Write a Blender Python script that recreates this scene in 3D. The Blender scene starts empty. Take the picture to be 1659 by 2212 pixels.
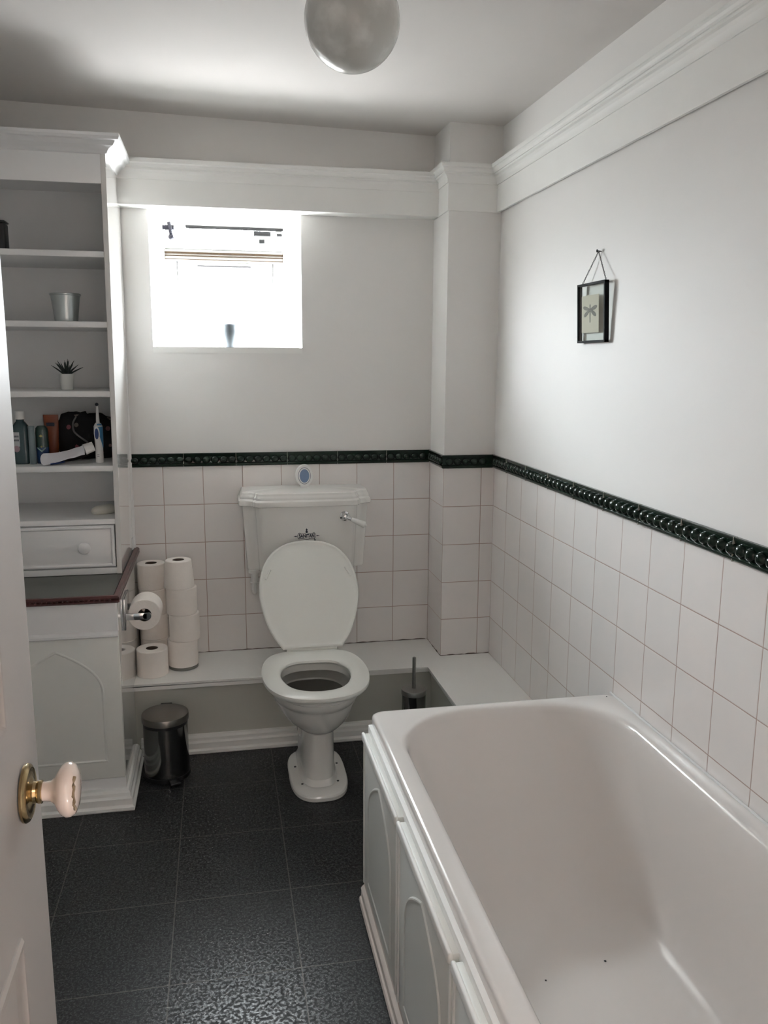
import bpy, bmesh, math, random
from mathutils import Vector, Matrix
random.seed(7)
C = bpy.context.scene
COL = C.collection
PI = math.pi
# ------------------------------------------------------------------ camera
FPX = 1794.03
cam = bpy.data.cameras.new('camera'); camo = bpy.data.objects.new('camera', cam); COL.objects.link(camo)
cam.sensor_fit = 'VERTICAL'; cam.sensor_height = 24.0; cam.lens = FPX / 2212 * 24.0
cam.clip_start = 0.02
yaw, pitch, roll = 0.19665925, -0.17948653, 0.00561809
f = Vector((math.sin(yaw)*math.cos(pitch), math.cos(yaw)*math.cos(pitch), math.sin(pitch)))
r = Vector((math.cos(yaw), -math.sin(yaw), 0)); u = r.cross(f)
r2 = r*math.cos(roll) + u*math.sin(roll); u2 = -r*math.sin(roll) + u*math.cos(roll)
M = Matrix((( r2.x, u2.x, -f.x), (r2.y, u2.y, -f.y), (r2.z, u2.z, -f.z))).to_4x4()
M.translation = Vector((-0.84661, -3.28925, 1.44193))
camo.matrix_world = M
C.camera = camo
# ------------------------------------------------------------------ world, light, exposure
SKY, GROUND = 78.0, 20.0
w = bpy.data.worlds.new('sky'); C.world = w; w.use_nodes = True
nt = w.node_tree; bg = nt.nodes['Background']
tc = nt.nodes.new('ShaderNodeTexCoord'); sp = nt.nodes.new('ShaderNodeSeparateXYZ')
mr = nt.nodes.new('ShaderNodeMapRange'); mr.inputs[1].default_value = -0.12; mr.inputs[2].default_value = 0.12
mx = nt.nodes.new('ShaderNodeMix'); mx.data_type = 'RGBA'
mx.inputs[6].default_value = (GROUND*0.97, GROUND*0.985, GROUND*0.99, 1)
mx.inputs[7].default_value = (SKY*0.935, SKY*0.98, SKY*1.03, 1)
nt.links.new(tc.outputs['Generated'], sp.inputs[0]); nt.links.new(sp.outputs[2], mr.inputs[0])
nt.links.new(mr.outputs[0], mx.inputs[0]); nt.links.new(mx.outputs[2], bg.inputs[0])
bg.inputs[1].default_value = 1.0
def area(name, loc, rot, sx, sy, power, col, portal=False):
    l = bpy.data.lights.new(name, 'AREA'); l.shape = 'RECTANGLE'; l.size = sx; l.size_y = sy
    l.energy = power; l.color = col
    o = bpy.data.objects.new(name, l); o.location = loc; o.rotation_euler = rot; COL.objects.link(o)
    if portal: l.cycles.is_portal = True
    return o
area('window_portal', (-.799, .262, 1.755), (-PI/2, 0, 0), .56, .53, 1, (1, 1, 1), True)
area('hall_fill_light', (-.75, -3.95, 2.25), (0, 0, 0), .5, .5, 2.4, (1.0, .93, .88))  # unseen fill light added behind the camera, shining in through the doorway
C.view_settings.view_transform = 'Standard'; C.view_settings.look = 'None'
C.view_settings.gamma = 1.0; C.view_settings.use_curve_mapping = False
C.view_settings.exposure = 1.19
try:
    C.cycles.max_bounces = 16; C.cycles.diffuse_bounces = 10; C.cycles.glossy_bounces = 6
    C.cycles.transparent_max_bounces = 12; C.cycles.sample_clamp_indirect = 8
except Exception: pass

# ------------------------------------------------------------------ materials
def lin(c): return tuple(((v/255)/12.92 if v/255 <= .04045 else ((v/255+.055)/1.055)**2.4) for v in c)
class N:
    def __init__(s, name):
        s.m = bpy.data.materials.new(name); s.m.use_nodes = True; s.t = s.m.node_tree
        s.b = s.t.nodes['Principled BSDF']
    def n(s, typ, **kw):
        x = s.t.nodes.new('ShaderNode' + typ)
        for k, v in kw.items(): setattr(x, k, v)
        return x
    def l(s, a, b): s.t.links.new(a, b)
    def math(s, op, a, b=None, c=None):
        x = s.n('Math', operation=op)
        for i, v in enumerate((a, b, c)):
            if v is None: continue
            if isinstance(v, (int, float)): x.inputs[i].default_value = v
            else: s.l(v, x.inputs[i])
        return x.outputs[0]
    def mix(s, fac, a, b):
        x = s.n('Mix', data_type='RGBA')
        for i, v in ((0, fac), (6, a), (7, b)):
            if isinstance(v, (int, float)): x.inputs[i].default_value = v
            elif isinstance(v, tuple): x.inputs[i].default_value = (*v[:3], 1)
            else: s.l(v, x.inputs[i])
        return x.outputs[2]
    def bump(s, h, strength, dist):
        x = s.n('Bump'); x.inputs['Strength'].default_value = strength; x.inputs['Distance'].default_value = dist
        s.l(h, x.inputs['Height']); s.l(x.outputs[0], s.b.inputs['Normal'])
    def noise(s, scale, detail=3, src='Object', vec=None):
        x = s.n('TexNoise'); x.inputs['Scale'].default_value = scale; x.inputs['Detail'].default_value = detail
        if vec is None:
            t = s.n('TexCoord'); vec = t.outputs[src]
        s.l(vec, x.inputs['Vector']); return x.outputs['Fac']
def P(name, col, rough=.5, metal=0, coat=0, nscale=0, namt=.06, bump=0, bscale=60, bdist=.002, ior=1.5, trans=0, src='Object'):
    k = N(name); b = k.b
    b.inputs['Base Color'].default_value = (*col, 1); b.inputs['Roughness'].default_value = rough
    b.inputs['Metallic'].default_value = metal; b.inputs['Coat Weight'].default_value = coat
    b.inputs['Coat Roughness'].default_value = .06; b.inputs['IOR'].default_value = ior
    b.inputs['Transmission Weight'].default_value = trans
    if nscale:
        fac = k.noise(nscale, src=src)
        k.l(k.mix(fac, tuple(c*(1-namt) for c in col), tuple(min(1, c*(1+namt)) for c in col)), b.inputs['Base Color'])
    if bump: k.bump(k.noise(bscale, 4, src), bump, bdist)
    return k.m
WALLC = (.775, .765, .75)
m_wall = P('painted_plaster', WALLC, .75, nscale=3, namt=.02, bump=.25, bscale=45, bdist=.001)
m_ceil = P('ceiling_paint', (.635, .61, .59), .85, nscale=2, namt=.02, bump=.2, bscale=30, bdist=.001)
m_gloss = P('gloss_white_woodwork', (.82, .825, .83), .35, coat=.25, nscale=6, namt=.03, bump=.12, bscale=80, bdist=.0008)
m_side = P('polished_white_side', (.70, .69, .67), .09, coat=.6, nscale=6, namt=.03)
m_trim = P('trim_paint', (.82, .82, .80), .6, nscale=8, namt=.03)
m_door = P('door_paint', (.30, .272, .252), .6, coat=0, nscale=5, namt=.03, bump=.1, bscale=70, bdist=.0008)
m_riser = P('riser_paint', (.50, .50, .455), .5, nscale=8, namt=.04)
m_panel = P('panel_paint', (.70, .71, .68), .42, coat=.1, nscale=8, namt=.04, bump=.12, bscale=70, bdist=.0008)
m_ceramic = P('white_ceramic', (.74, .735, .71), .12, coat=.3, nscale=5, namt=.02)
m_seat = P('seat_plastic', (.72, .725, .69), .28, nscale=5, namt=.02)
m_bath = P('bath_acrylic', (.68, .655, .635), .16, coat=.35, nscale=3, namt=.02)
m_chrome = P('chrome', (.75, .75, .76), .12, metal=1)
m_steel = P('brushed_steel', (.30, .30, .285), .28, metal=1, bump=.1, bscale=200)
m_bin = P('polished_steel', (.20, .20, .195), .12, metal=1)
m_binlid = P('satin_steel', (.22, .205, .19), .33, metal=1)
m_black = P('black_plastic', (.012, .012, .013), .4)
m_ink = P('dark_ink', (.015, .017, .035), .5)
m_brass = P('worn_brass', (.46, .34, .18), .2, metal=1, nscale=60, namt=.35, bump=.2, bscale=90)
m_knob = P('cream_china', (.70, .60, .54), .1, coat=.6)
m_paper = P('toilet_paper', (.88, .83, .785), .95, nscale=40, namt=.04, bump=.5, bscale=160, bdist=.0015)
m_tube = P('cardboard_core', (.10, .07, .05), .9)
m_core = P('core_dark', (.035, .024, .02), .95)
m_galv = P('galvanised_metal', (.50, .54, .54), .32, metal=.9, nscale=9, namt=.25)
m_white = P('white_plastic', (.78, .78, .77), .35)
m_offwhite = P('offwhite_plastic', (.62, .61, .55), .4)
m_blue = P('brush_blue', (.06, .22, .42), .35)
m_navy = P('brush_navy', (.01, .035, .16), .4)
m_teal = P('mouthwash_teal', (.035, .070, .078), .25, coat=.1)
m_paleblue = P('pale_blue_tube', (.17, .22, .24), .4)
m_green = P('dark_green_can', (.01, .035, .028), .3, coat=.3)
m_dblue = P('can_blue', (.012, .04, .12), .3, coat=.3)
m_orange = P('orange_tube', (.20, .045, .010), .4)
m_paste = P('toothpaste_tube', (.68, .68, .72), .35, nscale=25, namt=.12)
m_leaf = P('succulent_leaf', (.020, .032, .028), .5)
m_pot = P('white_pot', (.66, .68, .66), .5)
m_soil = P('soil', (.02, .016, .012), .95)
m_wood = P('mahogany_edge', (.060, .014, .012), .38, coat=.1, nscale=40, namt=.5, bump=.2, bscale=60)
m_pine = P('weathered_timber', (.060, .032, .012), .7, nscale=30, namt=.3)
m_card = P('cream_card', (.62, .56, .47), .8)
m_insect = P('insect_print', (.20, .185, .17), .8, nscale=60, namt=.3)
m_frame = P('black_metal', (.006, .006, .007), .7, ior=1.2)
m_sealant = P('white_sealant', (.72, .72, .72), .4)
m_water = P('bowl_water', (.15, .142, .125), .3)
m_lcd = P('blue_disc', (.13, .21, .36), .25, coat=.5)
m_lblue = P('dark_blue_ring', (.05, .08, .14), .3)
m_hall = P('hall_paint', (.62, .54, .49), .8)
m_hfloor = P('hall_boards', (.20, .14, .10), .5)

def glass_mat(name, tint, refl=.9):
    k = N(name); t = k.t
    out = t.nodes['Material Output']
    tr = k.n('BsdfTransparent'); tr.inputs[0].default_value = (*tint, 1)
    gl = k.n('BsdfGlossy'); gl.inputs['Roughness'].default_value = .02
    fr = k.n('Fresnel'); gg = k.n('NewGeometry')
    k.l(k.math('MULTIPLY_ADD', gg.outputs['Backfacing'], 1/1.45-1.45, 1.45), fr.inputs[0])
    ms = k.n('MixShader'); k.l(k.math('MULTIPLY', fr.outputs[0], refl), ms.inputs[0])
    k.l(tr.outputs[0], ms.inputs[1]); k.l(gl.outputs[0], ms.inputs[2]); k.l(ms.outputs[0], out.inputs[0])
    return k.m
m_glass = glass_mat('window_glass', (.95, .97, .96))
m_glass2 = glass_mat('picture_glass', (.93, .95, .94), .7)

TS = .152
def tile_mat(name, axis, off, vert=True):
    k = N(name); b = k.b
    g = k.n('NewGeometry'); s = k.n('SeparateXYZ'); k.l(g.outputs['Position'], s.inputs[0])
    wob = k.noise(9, 2, vec=g.outputs['Position'])
    wob = k.math('MULTIPLY', k.math('SUBTRACT', wob, .5), .002)
    def edge(sock, o):
        t = k.math('DIVIDE', k.math('SUBTRACT', k.math('ADD', sock, wob), o), TS)
        fr = k.math('FRACT', t); d = k.math('MINIMUM', fr, k.math('SUBTRACT', 1.0, fr))
        return k.math('MULTIPLY', d, TS), k.math('FLOOR', t)
    dv, iv = edge(s.outputs[2], .886)
    if vert:
        du, iu = edge(s.outputs[axis], off); d = k.math('MINIMUM', du, dv)
    else: d = dv; iu = iv
    mr = k.n('MapRange', interpolation_type='SMOOTHSTEP'); k.l(d, mr.inputs[0])
    mr.inputs[1].default_value = .0008; mr.inputs[2].default_value = .0018
    wn = k.n('TexWhiteNoise', noise_dimensions='2D'); cb = k.n('CombineXYZ')
    k.l(iu, cb.inputs[0]); k.l(iv, cb.inputs[1]); k.l(cb.outputs[0], wn.inputs['Vector'])
    tone = k.math('MULTIPLY_ADD', wn.outputs[0], .35, k.math('MULTIPLY', k.noise(14, 4, vec=g.outputs['Position']), .65))
    tile = k.mix(tone, (.72, .715, .71), (.81, .765, .745))
    gn = k.noise(5, 3, vec=g.outputs['Position'])
    grout = k.mix(gn, (.30, .20, .17), (.44, .36, .32))
    k.l(k.mix(mr.outputs[0], grout, tile), b.inputs['Base Color'])
    rr = k.math('MULTIPLY_ADD', mr.outputs[0], -.55, .75); k.l(rr, b.inputs['Roughness'])
    mr2 = k.n('MapRange', interpolation_type='SMOOTHSTEP'); k.l(d, mr2.inputs[0])
    mr2.inputs[1].default_value = 0; mr2.inputs[2].default_value = .004
    h = k.math('ADD', mr2.outputs[0], k.math('MULTIPLY', k.noise(11, 2, vec=g.outputs['Position']), .9))
    k.bump(h, .35, .0012)
    return k.m
m_tile_back = tile_mat('wall_tiles_back', 0, 0)
m_tile_right = tile_mat('wall_tiles_right', 1, -.370)
m_tile_side = tile_mat('wall_tiles_return', 1, -.5, False)
def dado_mat():
    k = N('green_glaze'); b = k.b
    k.l(k.mix(k.noise(20), (.004, .010, .007), (.012, .026, .017)), b.inputs['Base Color'])
    b.inputs['Roughness'].default_value = .14; b.inputs['IOR'].default_value = 1.4
    return k.m
m_dado = dado_mat()
m_dadogrout = P('rail_joint', (.35, .33, .29), .9)
def floor_mat():
    k = N('slate_floor_tiles'); b = k.b
    g = k.n('NewGeometry'); s = k.n('SeparateXYZ'); k.l(g.outputs['Position'], s.inputs[0])
    S = .3106
    def edge(sock, o):
        t = k.math('DIVIDE', k.math('SUBTRACT', sock, o), S); fr = k.math('FRACT', t)
        return k.math('MULTIPLY', k.math('MINIMUM', fr, k.math('SUBTRACT', 1.0, fr)), S), k.math('FLOOR', t)
    du, iu = edge(s.outputs[0], -.999); dv, iv = edge(s.outputs[1], -.5775)
    d = k.math('MINIMUM', du, dv)
    mr = k.n('MapRange', interpolation_type='SMOOTHSTEP'); k.l(d, mr.inputs[0])
    mr.inputs[1].default_value = .0010; mr.inputs[2].default_value = .0022
    wn = k.n('TexWhiteNoise', noise_dimensions='2D'); cb = k.n('CombineXYZ')
    k.l(iu, cb.inputs[0]); k.l(iv, cb.inputs[1]); k.l(cb.outputs[0], wn.inputs['Vector'])
    n1 = k.noise(125, 6, vec=g.outputs['Position']); n2 = k.noise(220, 4, vec=g.outputs['Position'])
    cr = k.n('ValToRGB'); k.l(k.math('MULTIPLY_ADD', n1, .6, k.math('MULTIPLY', n2, .4)), cr.inputs[0])
    e = cr.color_ramp.elements
    e[0].position = .455; e[0].color = (.003, .003, .0035, 1); e[1].position = .57; e[1].color = (.068, .070, .072, 1)
    x = e.new(.51); x.color = (.013, .013, .0135, 1)
    base = k.mix(k.math('MULTIPLY', wn.outputs[0], .25), cr.outputs[0], (.02, .02, .02))
    k.l(k.mix(mr.outputs[0], (.085, .08, .073), base), b.inputs['Base Color'])
    mq = k.n('MapRange'); k.l(n1, mq.inputs[0])
    for i_, v_ in ((1, .44), (2, .57), (3, .52), (4, .27)): mq.inputs[i_].default_value = v_
    rr = mq.outputs[0]; k.l(rr, b.inputs['Roughness'])
    b.inputs['IOR'].default_value = 1.36
    k.bump(k.math('ADD', mr.outputs[0], k.math('MULTIPLY', n2, .35)), .06, .001)
    return k.m
m_floor = floor_mat()
m_worktop = P('grey_green_worktop', (.045, .050, .036), .25, coat=0, nscale=12, namt=.15)
def globe_mat():
    k = N('marbled_glass'); b = k.b
    n = k.noise(14, 5); n3 = k.noise(5, 2)
    cr = k.n('ValToRGB'); k.l(k.math('MULTIPLY_ADD', n, .7, k.math('MULTIPLY', n3, .3)), cr.inputs[0])
    cr.color_ramp.elements[0].position = .48; cr.color_ramp.elements[0].color = (.55, .555, .53, 1)
    cr.color_ramp.elements[1].position = .66; cr.color_ramp.elements[1].color = (.78, .785, .76, 1)
    k.l(cr.outputs[0], b.inputs['Base Color']); b.inputs['Roughness'].default_value = .22
    b.inputs['Coat Weight'].default_value = .3
    return k.m
m_globe = globe_mat()
def bag_mat():
    k = N('floral_fabric'); b = k.b
    v = k.n('TexVoronoi', feature='F1'); v.inputs['Scale'].default_value = 38
    t = k.n('TexCoord'); k.l(t.outputs['Object'], v.inputs['Vector'])
    wn = k.n('SeparateColor'); k.l(v.outputs['Color'], wn.inputs[0])
    near = k.math('LESS_THAN', v.outputs['Distance'], .32); pick = k.math('GREATER_THAN', wn.outputs[0], .72)
    fl = k.mix(wn.outputs[1], (.22, .06, .08), (.16, .15, .13))
    k.l(k.mix(k.math('MULTIPLY', near, pick), (.006, .006, .007), fl), b.inputs['Base Color'])
    b.inputs['Roughness'].default_value = .9
    k.bump(k.noise(40, 3), .5, .004)
    return k.m
m_bag = bag_mat()
m_bagdark = P('black_fabric', (.006, .006, .007), .9, bump=.5, bscale=60)

# ------------------------------------------------------------------ mesh helpers
def make(name, bm, mat, parent=None, smooth=True, sharp=35, loc=(0,0,0), rot=(0,0,0)):
    bmesh.ops.recalc_face_normals(bm, faces=bm.faces)
    me = bpy.data.meshes.new(name); bm.to_mesh(me); bm.free()
    mats = mat if isinstance(mat, (list, tuple)) else [mat]
    for m_ in mats: me.materials.append(m_)
    if smooth:
        for p in me.polygons: p.use_smooth = True
        me.set_sharp_from_angle(angle=math.radians(sharp))
    o = bpy.data.objects.new(name, me); COL.objects.link(o)
    o.location = loc; o.rotation_euler = rot
    if parent: o.parent = parent
    return o
def tag(o, label, cat, group=None):
    o['label'] = label; o['category'] = cat
    if group: o['group'] = group
    return o
def thing(name, loc, label, cat, group=None, rot=(0,0,0)):
    o = bpy.data.objects.new(name, None); COL.objects.link(o); o.empty_display_size = .05
    o.location = loc; o.rotation_euler = rot
    return tag(o, label, cat, group)
def struct(o, label=None, cat=None):
    o['kind'] = 'structure'
    if label: o['label'] = label
    if cat: o['category'] = cat
    return o
def copy_tree(o, parent=None):
    c = o.copy(); COL.objects.link(c)
    if parent: c.parent = parent
    for ch in list(o.children): copy_tree(ch, c)
    return c
def box(bm, x0, x1, y0, y1, z0, z1, bev=0, seg=2):
    vs = [bm.verts.new((x, y, z)) for x in (x0, x1) for y in (y0, y1) for z in (z0, z1)]
    fs = [bm.faces.new([vs[i] for i in q]) for q in ((0,1,3,2),(4,6,7,5),(0,4,5,1),(2,3,7,6),(0,2,6,4),(1,5,7,3))]
    if bev:
        ed = list({e for f_ in fs for e in f_.edges})
        bmesh.ops.bevel(bm, geom=ed, offset=bev, segments=seg, profile=.5, affect='EDGES')
    return vs
def bx(*a, **k):
    bm = bmesh.new(); box(bm, *a, **k); return bm
def loft(bm, secs, cap0=True, cap1=True, closed=True):
    rings = [[bm.verts.new(p) for p in s] for s in secs]
    n = len(rings[0])
    for a, b in zip(rings, rings[1:]):
        for i in range(n if closed else n-1):
            j = (i+1) % n
            bm.faces.new((a[i], a[j], b[j], b[i]))
    if cap0: bm.faces.new(rings[0][::-1])
    if cap1: bm.faces.new(rings[-1])
    return rings
def lathe(prof, seg=40, cx=0, cy=0, cap0=True, cap1=True, bm=None):
    bm = bm or bmesh.new()
    loft(bm, [[(cx + rr*math.cos(2*PI*i/seg), cy + rr*math.sin(2*PI*i/seg), z) for i in range(seg)] for rr, z in prof], cap0, cap1)
    return bm
def tube(bm, pts, rad, seg=10, closed=False, flat=None):
    pts = [Vector(p) for p in pts]; n = len(pts); secs = []
    ref = None
    for i, p in enumerate(pts):
        if closed: t = (pts[(i+1) % n] - pts[i-1]).normalized()
        else: t = (pts[min(i+1, n-1)] - pts[max(i-1, 0)]).normalized()
        if ref is None: ref = Vector((0,0,1)) if abs(t.z) < .9 else Vector((1,0,0))
        a = t.cross(ref).normalized() if t.cross(ref).length > 1e-4 else Vector((1,0,0)); b = t.cross(a).normalized(); ref = -b if (-b).dot(ref) > 0 else b
        rr = rad[i] if isinstance(rad, (list, tuple)) else rad
        secs.append([p + a*rr*math.cos(2*PI*k/seg) + b*rr*math.sin(2*PI*k/seg) for k in range(seg)])
    if closed: secs.append(secs[0])
    loft(bm, secs, not closed, not closed)
    if closed: bmesh.ops.remove_doubles(bm, verts=bm.verts, dist=1e-6)
    return bm
def cyl(p0, p1, r0, r1=None, seg=28, bm=None):
    bm = bm or bmesh.new(); p0 = Vector(p0); p1 = Vector(p1); r1 = r0 if r1 is None else r1
    t = (p1-p0).normalized(); a = t.orthogonal().normalized(); b = t.cross(a)
    loft(bm, [[p + a*rr*math.cos(2*PI*k/seg) + b*rr*math.sin(2*PI*k/seg) for k in range(seg)] for p, rr in ((p0, r0), (p1, r1))])
    return bm
def sweep(prof, path, side=1, closed_prof=True, bm=None):
    """prof: (out, z) ring; path: list of (x, y); out is measured to the left of travel times side."""
    bm = bm or bmesh.new(); path = [Vector(p) for p in path]; secs = []
    ns = []
    for a, b in zip(path, path[1:]):
        d = (b-a).normalized(); ns.append(Vector((-d.y, d.x))*side)
    for i, p in enumerate(path):
        if i == 0: m_ = ns[0]
        elif i == len(path)-1: m_ = ns[-1]
        else: m_ = (ns[i-1]+ns[i]) / (1+ns[i-1].dot(ns[i]))
        secs.append([(p.x+m_.x*o, p.y+m_.y*o, z) for o, z in prof])
    loft(bm, secs); return bm
def rect_ring(bm, a0, a1, b0, b1, prof, to3):
    """mitred frame: prof = ring of (inset, height)"""
    secs = []
    for ca, cb, sa_, sb in ((a0, b0, 1, 1), (a1, b0, -1, 1), (a1, b1, -1, -1), (a0, b1, 1, -1), (a0, b0, 1, 1)):
        secs.append([to3(ca+sa_*i, cb+sb*i, h) for i, h in prof])
    loft(bm, secs, False, False); bmesh.ops.remove_doubles(bm, verts=bm.verts, dist=1e-6)
    return bm
def catmull(pts, n=6, closed=False):
    out = []; m_ = len(pts)
    rng = range(m_ if closed else m_-1)
    for i in rng:
        p0, p1, p2, p3 = (pts[(i-1) % m_] if closed or i else pts[0], pts[i], pts[(i+1) % m_], pts[(i+2) % m_] if closed or i+2 < m_ else pts[-1])
        for k in range(n):
            t = k/n
            out.append(tuple(.5*((2*b) + (-a+c)*t + (2*a-5*b+4*c-d)*t*t + (-a+3*b-3*c+d)*t**3) for a, b, c, d in zip(p0, p1, p2, p3)))
    if not closed: out.append(tuple(pts[-1]))
    return out
def rrect(x0, x1, y0, y1, rad, z, seg=10, sub=5):
    """rounded rectangle ring with matching point counts"""
    rad = min(rad, (x1-x0)/2-.001, (y1-y0)/2-.001); pts = []
    cs = [(x1-rad, y1-rad, 0), (x0+rad, y1-rad, PI/2), (x0+rad, y0+rad, PI), (x1-rad, y0+rad, 1.5*PI)]
    for k, (cx, cy, a0) in enumerate(cs):
        arc = [(cx+rad*math.cos(a0+PI/2*i/seg), cy+rad*math.sin(a0+PI/2*i/seg)) for i in range(seg+1)]
        pts += arc
        nx, ny, na = cs[(k+1) % 4]
        e = (nx+rad*math.cos(na), ny+rad*math.sin(na))
        for j in range(1, sub): pts.append((arc[-1][0]+(e[0]-arc[-1][0])*j/sub, arc[-1][1]+(e[1]-arc[-1][1])*j/sub))
    return [(a, b, z) for a, b in pts]

# ------------------------------------------------------------------ room shell
XR, PD, XL, YF = .2023, .2125, -1.95, -3.12
WX0, WX1, WZ0, WZ1, WT = -1.079, -.519, 1.490, 2.025, .24
def cz(x, y): return 2.293 - .022*x + .012*y
struct(make('floor', bx(XL-.1, XR+.1, -4.9, .1, -.06, 0), m_floor, smooth=False), 'dark mottled slate-look square tiled bathroom floor with thin grout lines', 'floor')
bm = bmesh.new(); vs = box(bm, XL-.05, XR+.05, YF-.05, .1, 2.2, 2.45)
for v in vs:
    if v.co.z < 2.3: v.co.z = cz(v.co.x, v.co.y)
struct(make('ceiling', bm, m_ceil, smooth=False), 'plain off-white painted ceiling', 'ceiling')
# back wall with the window opening
bm = bmesh.new(); y0, y1 = .003, WT; zt = 2.45
for a in ((XL-.1, WX0, y0, y1, 0, zt), (WX1, XR+.1, y0, y1, 0, zt), (WX0, WX1, y0, y1, 0, WZ0), (WX0, WX1, y0, y1, WZ1, zt)): box(bm, *a)
wb = struct(make('wall_back', bm, m_wall, smooth=False), 'white plaster wall with small deep window above the toilet', 'wall')
make('wall_tiling', bx(XL, .001, 0, .02, .0, 1.04), m_tile_back, wb, smooth=False)
wp = struct(make('wall_corner', bx(0.002, XR+.02, -PD+.002, .01, 0, 2.4), m_wall, smooth=False), 'square boxed pillar in the corner, plaster above and tiles below', 'wall')
bm = bmesh.new(); box(bm, 0, XR+.01, -PD, .005, 0, 1.04)
for fc in bm.faces:
    fc.normal_update()
    if fc.normal.x < -.5: fc.material_index = 1
make('wall_tiling', bm, [m_tile_back, m_tile_side], wp, smooth=False)
wr = struct(make('wall_right', bx(XR+.002, XR+.25, YF-.1, .3, 0, 2.45), m_wall, smooth=False), 'white plaster wall along the bath with pale square tiles below', 'wall')
make('wall_tiling', bx(XR, XR+.02, YF, 0, 0, 1.04), m_tile_right, wr, smooth=False)
struct(make('wall_left', bx(XL-.2, XL, YF-.1, .3, 0, 2.45), m_wall, smooth=False))
DX0, DX1, DZ = -1.10, -.34, 2.0
bm = bmesh.new()
for a in ((XL-.2, DX0, YF-.1, YF, 0, 2.45), (DX1, XR+.2, YF-.1, YF, 0, 2.45), (DX0, DX1, YF-.1, YF, DZ, 2.45)): box(bm, *a)
struct(make('wall_front', bm, m_wall, smooth=False))
# landing behind the camera
struct(make('wall_hall', bx(-1.6, .6, -4.95, -4.85, 0, 2.45), m_hall, smooth=False))
struct(make('wall_hall_left', bx(-1.7, -1.6, -4.95, YF-.1, 0, 2.45), m_hall, smooth=False))
struct(make('wall_hall_right', bx(.6, .7, -4.95, YF-.1, 0, 2.45), m_hall, smooth=False))
struct(make('ceiling_hall', bx(-1.7, .7, -4.95, YF-.1, 2.4, 2.5), m_hall, smooth=False))

# frieze boards with cornice (three runs)
def frieze(face, top, proj, gap=0):
    b0, b1 = 1.985, top-.065
    foot = [(0, b0+.03), (face-.009, b0+.03), (face-.009, b0)] if gap else [(0, b0)]
    g = proj/.036
    return foot + [(face, b0), (face, b1), (face+.004, b1), (face+.004, b1+.007), (face+.005*g, b1+.013), (face+.008*g, b1+.020), (face+.0135*g, b1+.026), (face+.020*g, b1+.029),
            (face+.020*g, b1+.035), (face+.025*g, b1+.035), (face+.025*g, b1+.041), (face+.0275*g, b1+.047), (face+.032*g, b1+.050), (face+.036*g, b1+.051), (face+proj, top), (0, top)]
struct(make('trim_1', sweep(frieze(.085, 2.136, .036), [(-1.20, .003), (0.004, .003)], -1), m_trim, sharp=18), 'deep white frieze board and cornice across the back wall over the window', 'trim')
struct(make('trim_2', sweep(frieze(.005, 2.146, .034), [(.002, -.003), (.002, -PD+.002), (XR-.004, -PD+.002)], -1), m_trim, sharp=18), 'white frieze and cornice wrapped around the corner pillar', 'trim')
struct(make('trim_3', sweep(frieze(.020, 2.146, .035, 1), [(XR+.002, -PD-.003), (XR+.002, YF)], -1), m_trim, sharp=18), 'long white frieze board with moulded cornice on the right wall', 'trim')
# dado rail
DP = [(0, 1.036), (.004, 1.036), (.0085, 1.0385), (.0115, 1.0435), (.0115, 1.046), (.007, 1.051), (.006, 1.074), (.0070, 1.0765), (.0098, 1.0862), (.0085, 1.0880), (0, 1.088)]
def beads(bm, a, b, nrm, phase, joints=False):
    a = Vector(a); b = Vector(b); d = (b-a); L = d.length; d.normalize(); s = phase
    while s < L-.008:
        c = a + d*s; q = Vector((c.x+nrm[0]*.006, c.y+nrm[1]*.006, 1.0625))
        mt = Matrix.Translation(q) @ Matrix.Diagonal((1 if abs(nrm[0]) < .5 else .75, 1 if abs(nrm[1]) < .5 else .75, .86, 1))
        bmesh.ops.create_uvsphere(bm, u_segments=16, v_segments=10, radius=.0165, matrix=mt)
        s += .0333
def dado(name, path, runs, label, jt=()):
    bm = sweep(DP, path, -1)
    for a, b, n_, ph in runs: beads(bm, a, b, n_, ph)
    o = struct(make(name, bm, m_dado), label, 'trim')
    if jt:
        bm = bmesh.new()
        for x, y, n_ in jt:
            ox, oy = (.0012, .0105) if abs(n_[1]) > .5 else (.0105, .0012)
            cx, cy = x+n_[0]*.0055, y+n_[1]*.0055
            box(bm, cx-ox/2-(0 if ox < .005 else 0), cx+ox/2, cy-oy/2, cy+oy/2, 1.0362, 1.0885)
        make('rail_joint', bm, m_dadogrout, o, smooth=False)
dado('trim_4', [(-1.18, 0), (0, 0)], [((-1.175, 0), (-.01, 0), (0, -1), .01)], 'dark green glazed beaded dado rail across the back wall',
     [(-1.184+.2*i, 0, (0, -1)) for i in range(1, 6)])
dado('trim_5', [(0, 0), (0, -PD), (XR, -PD)], [((0, -.012), (0, -PD+.005), (-1, 0), .012), ((.01, -PD), (XR-.01, -PD), (0, -1), .01)], 'dark green glazed rail wrapped around the corner pillar')
dado('trim_6', [(XR, -PD), (XR, YF)], [((XR, -PD-.01), (XR, YF), (-1, 0), .0165)], 'dark green glazed beaded dado rail along the wall above the bath',
     [(XR, -.38-.2*i, (-1, 0)) for i in range(0, 13)])

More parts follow.
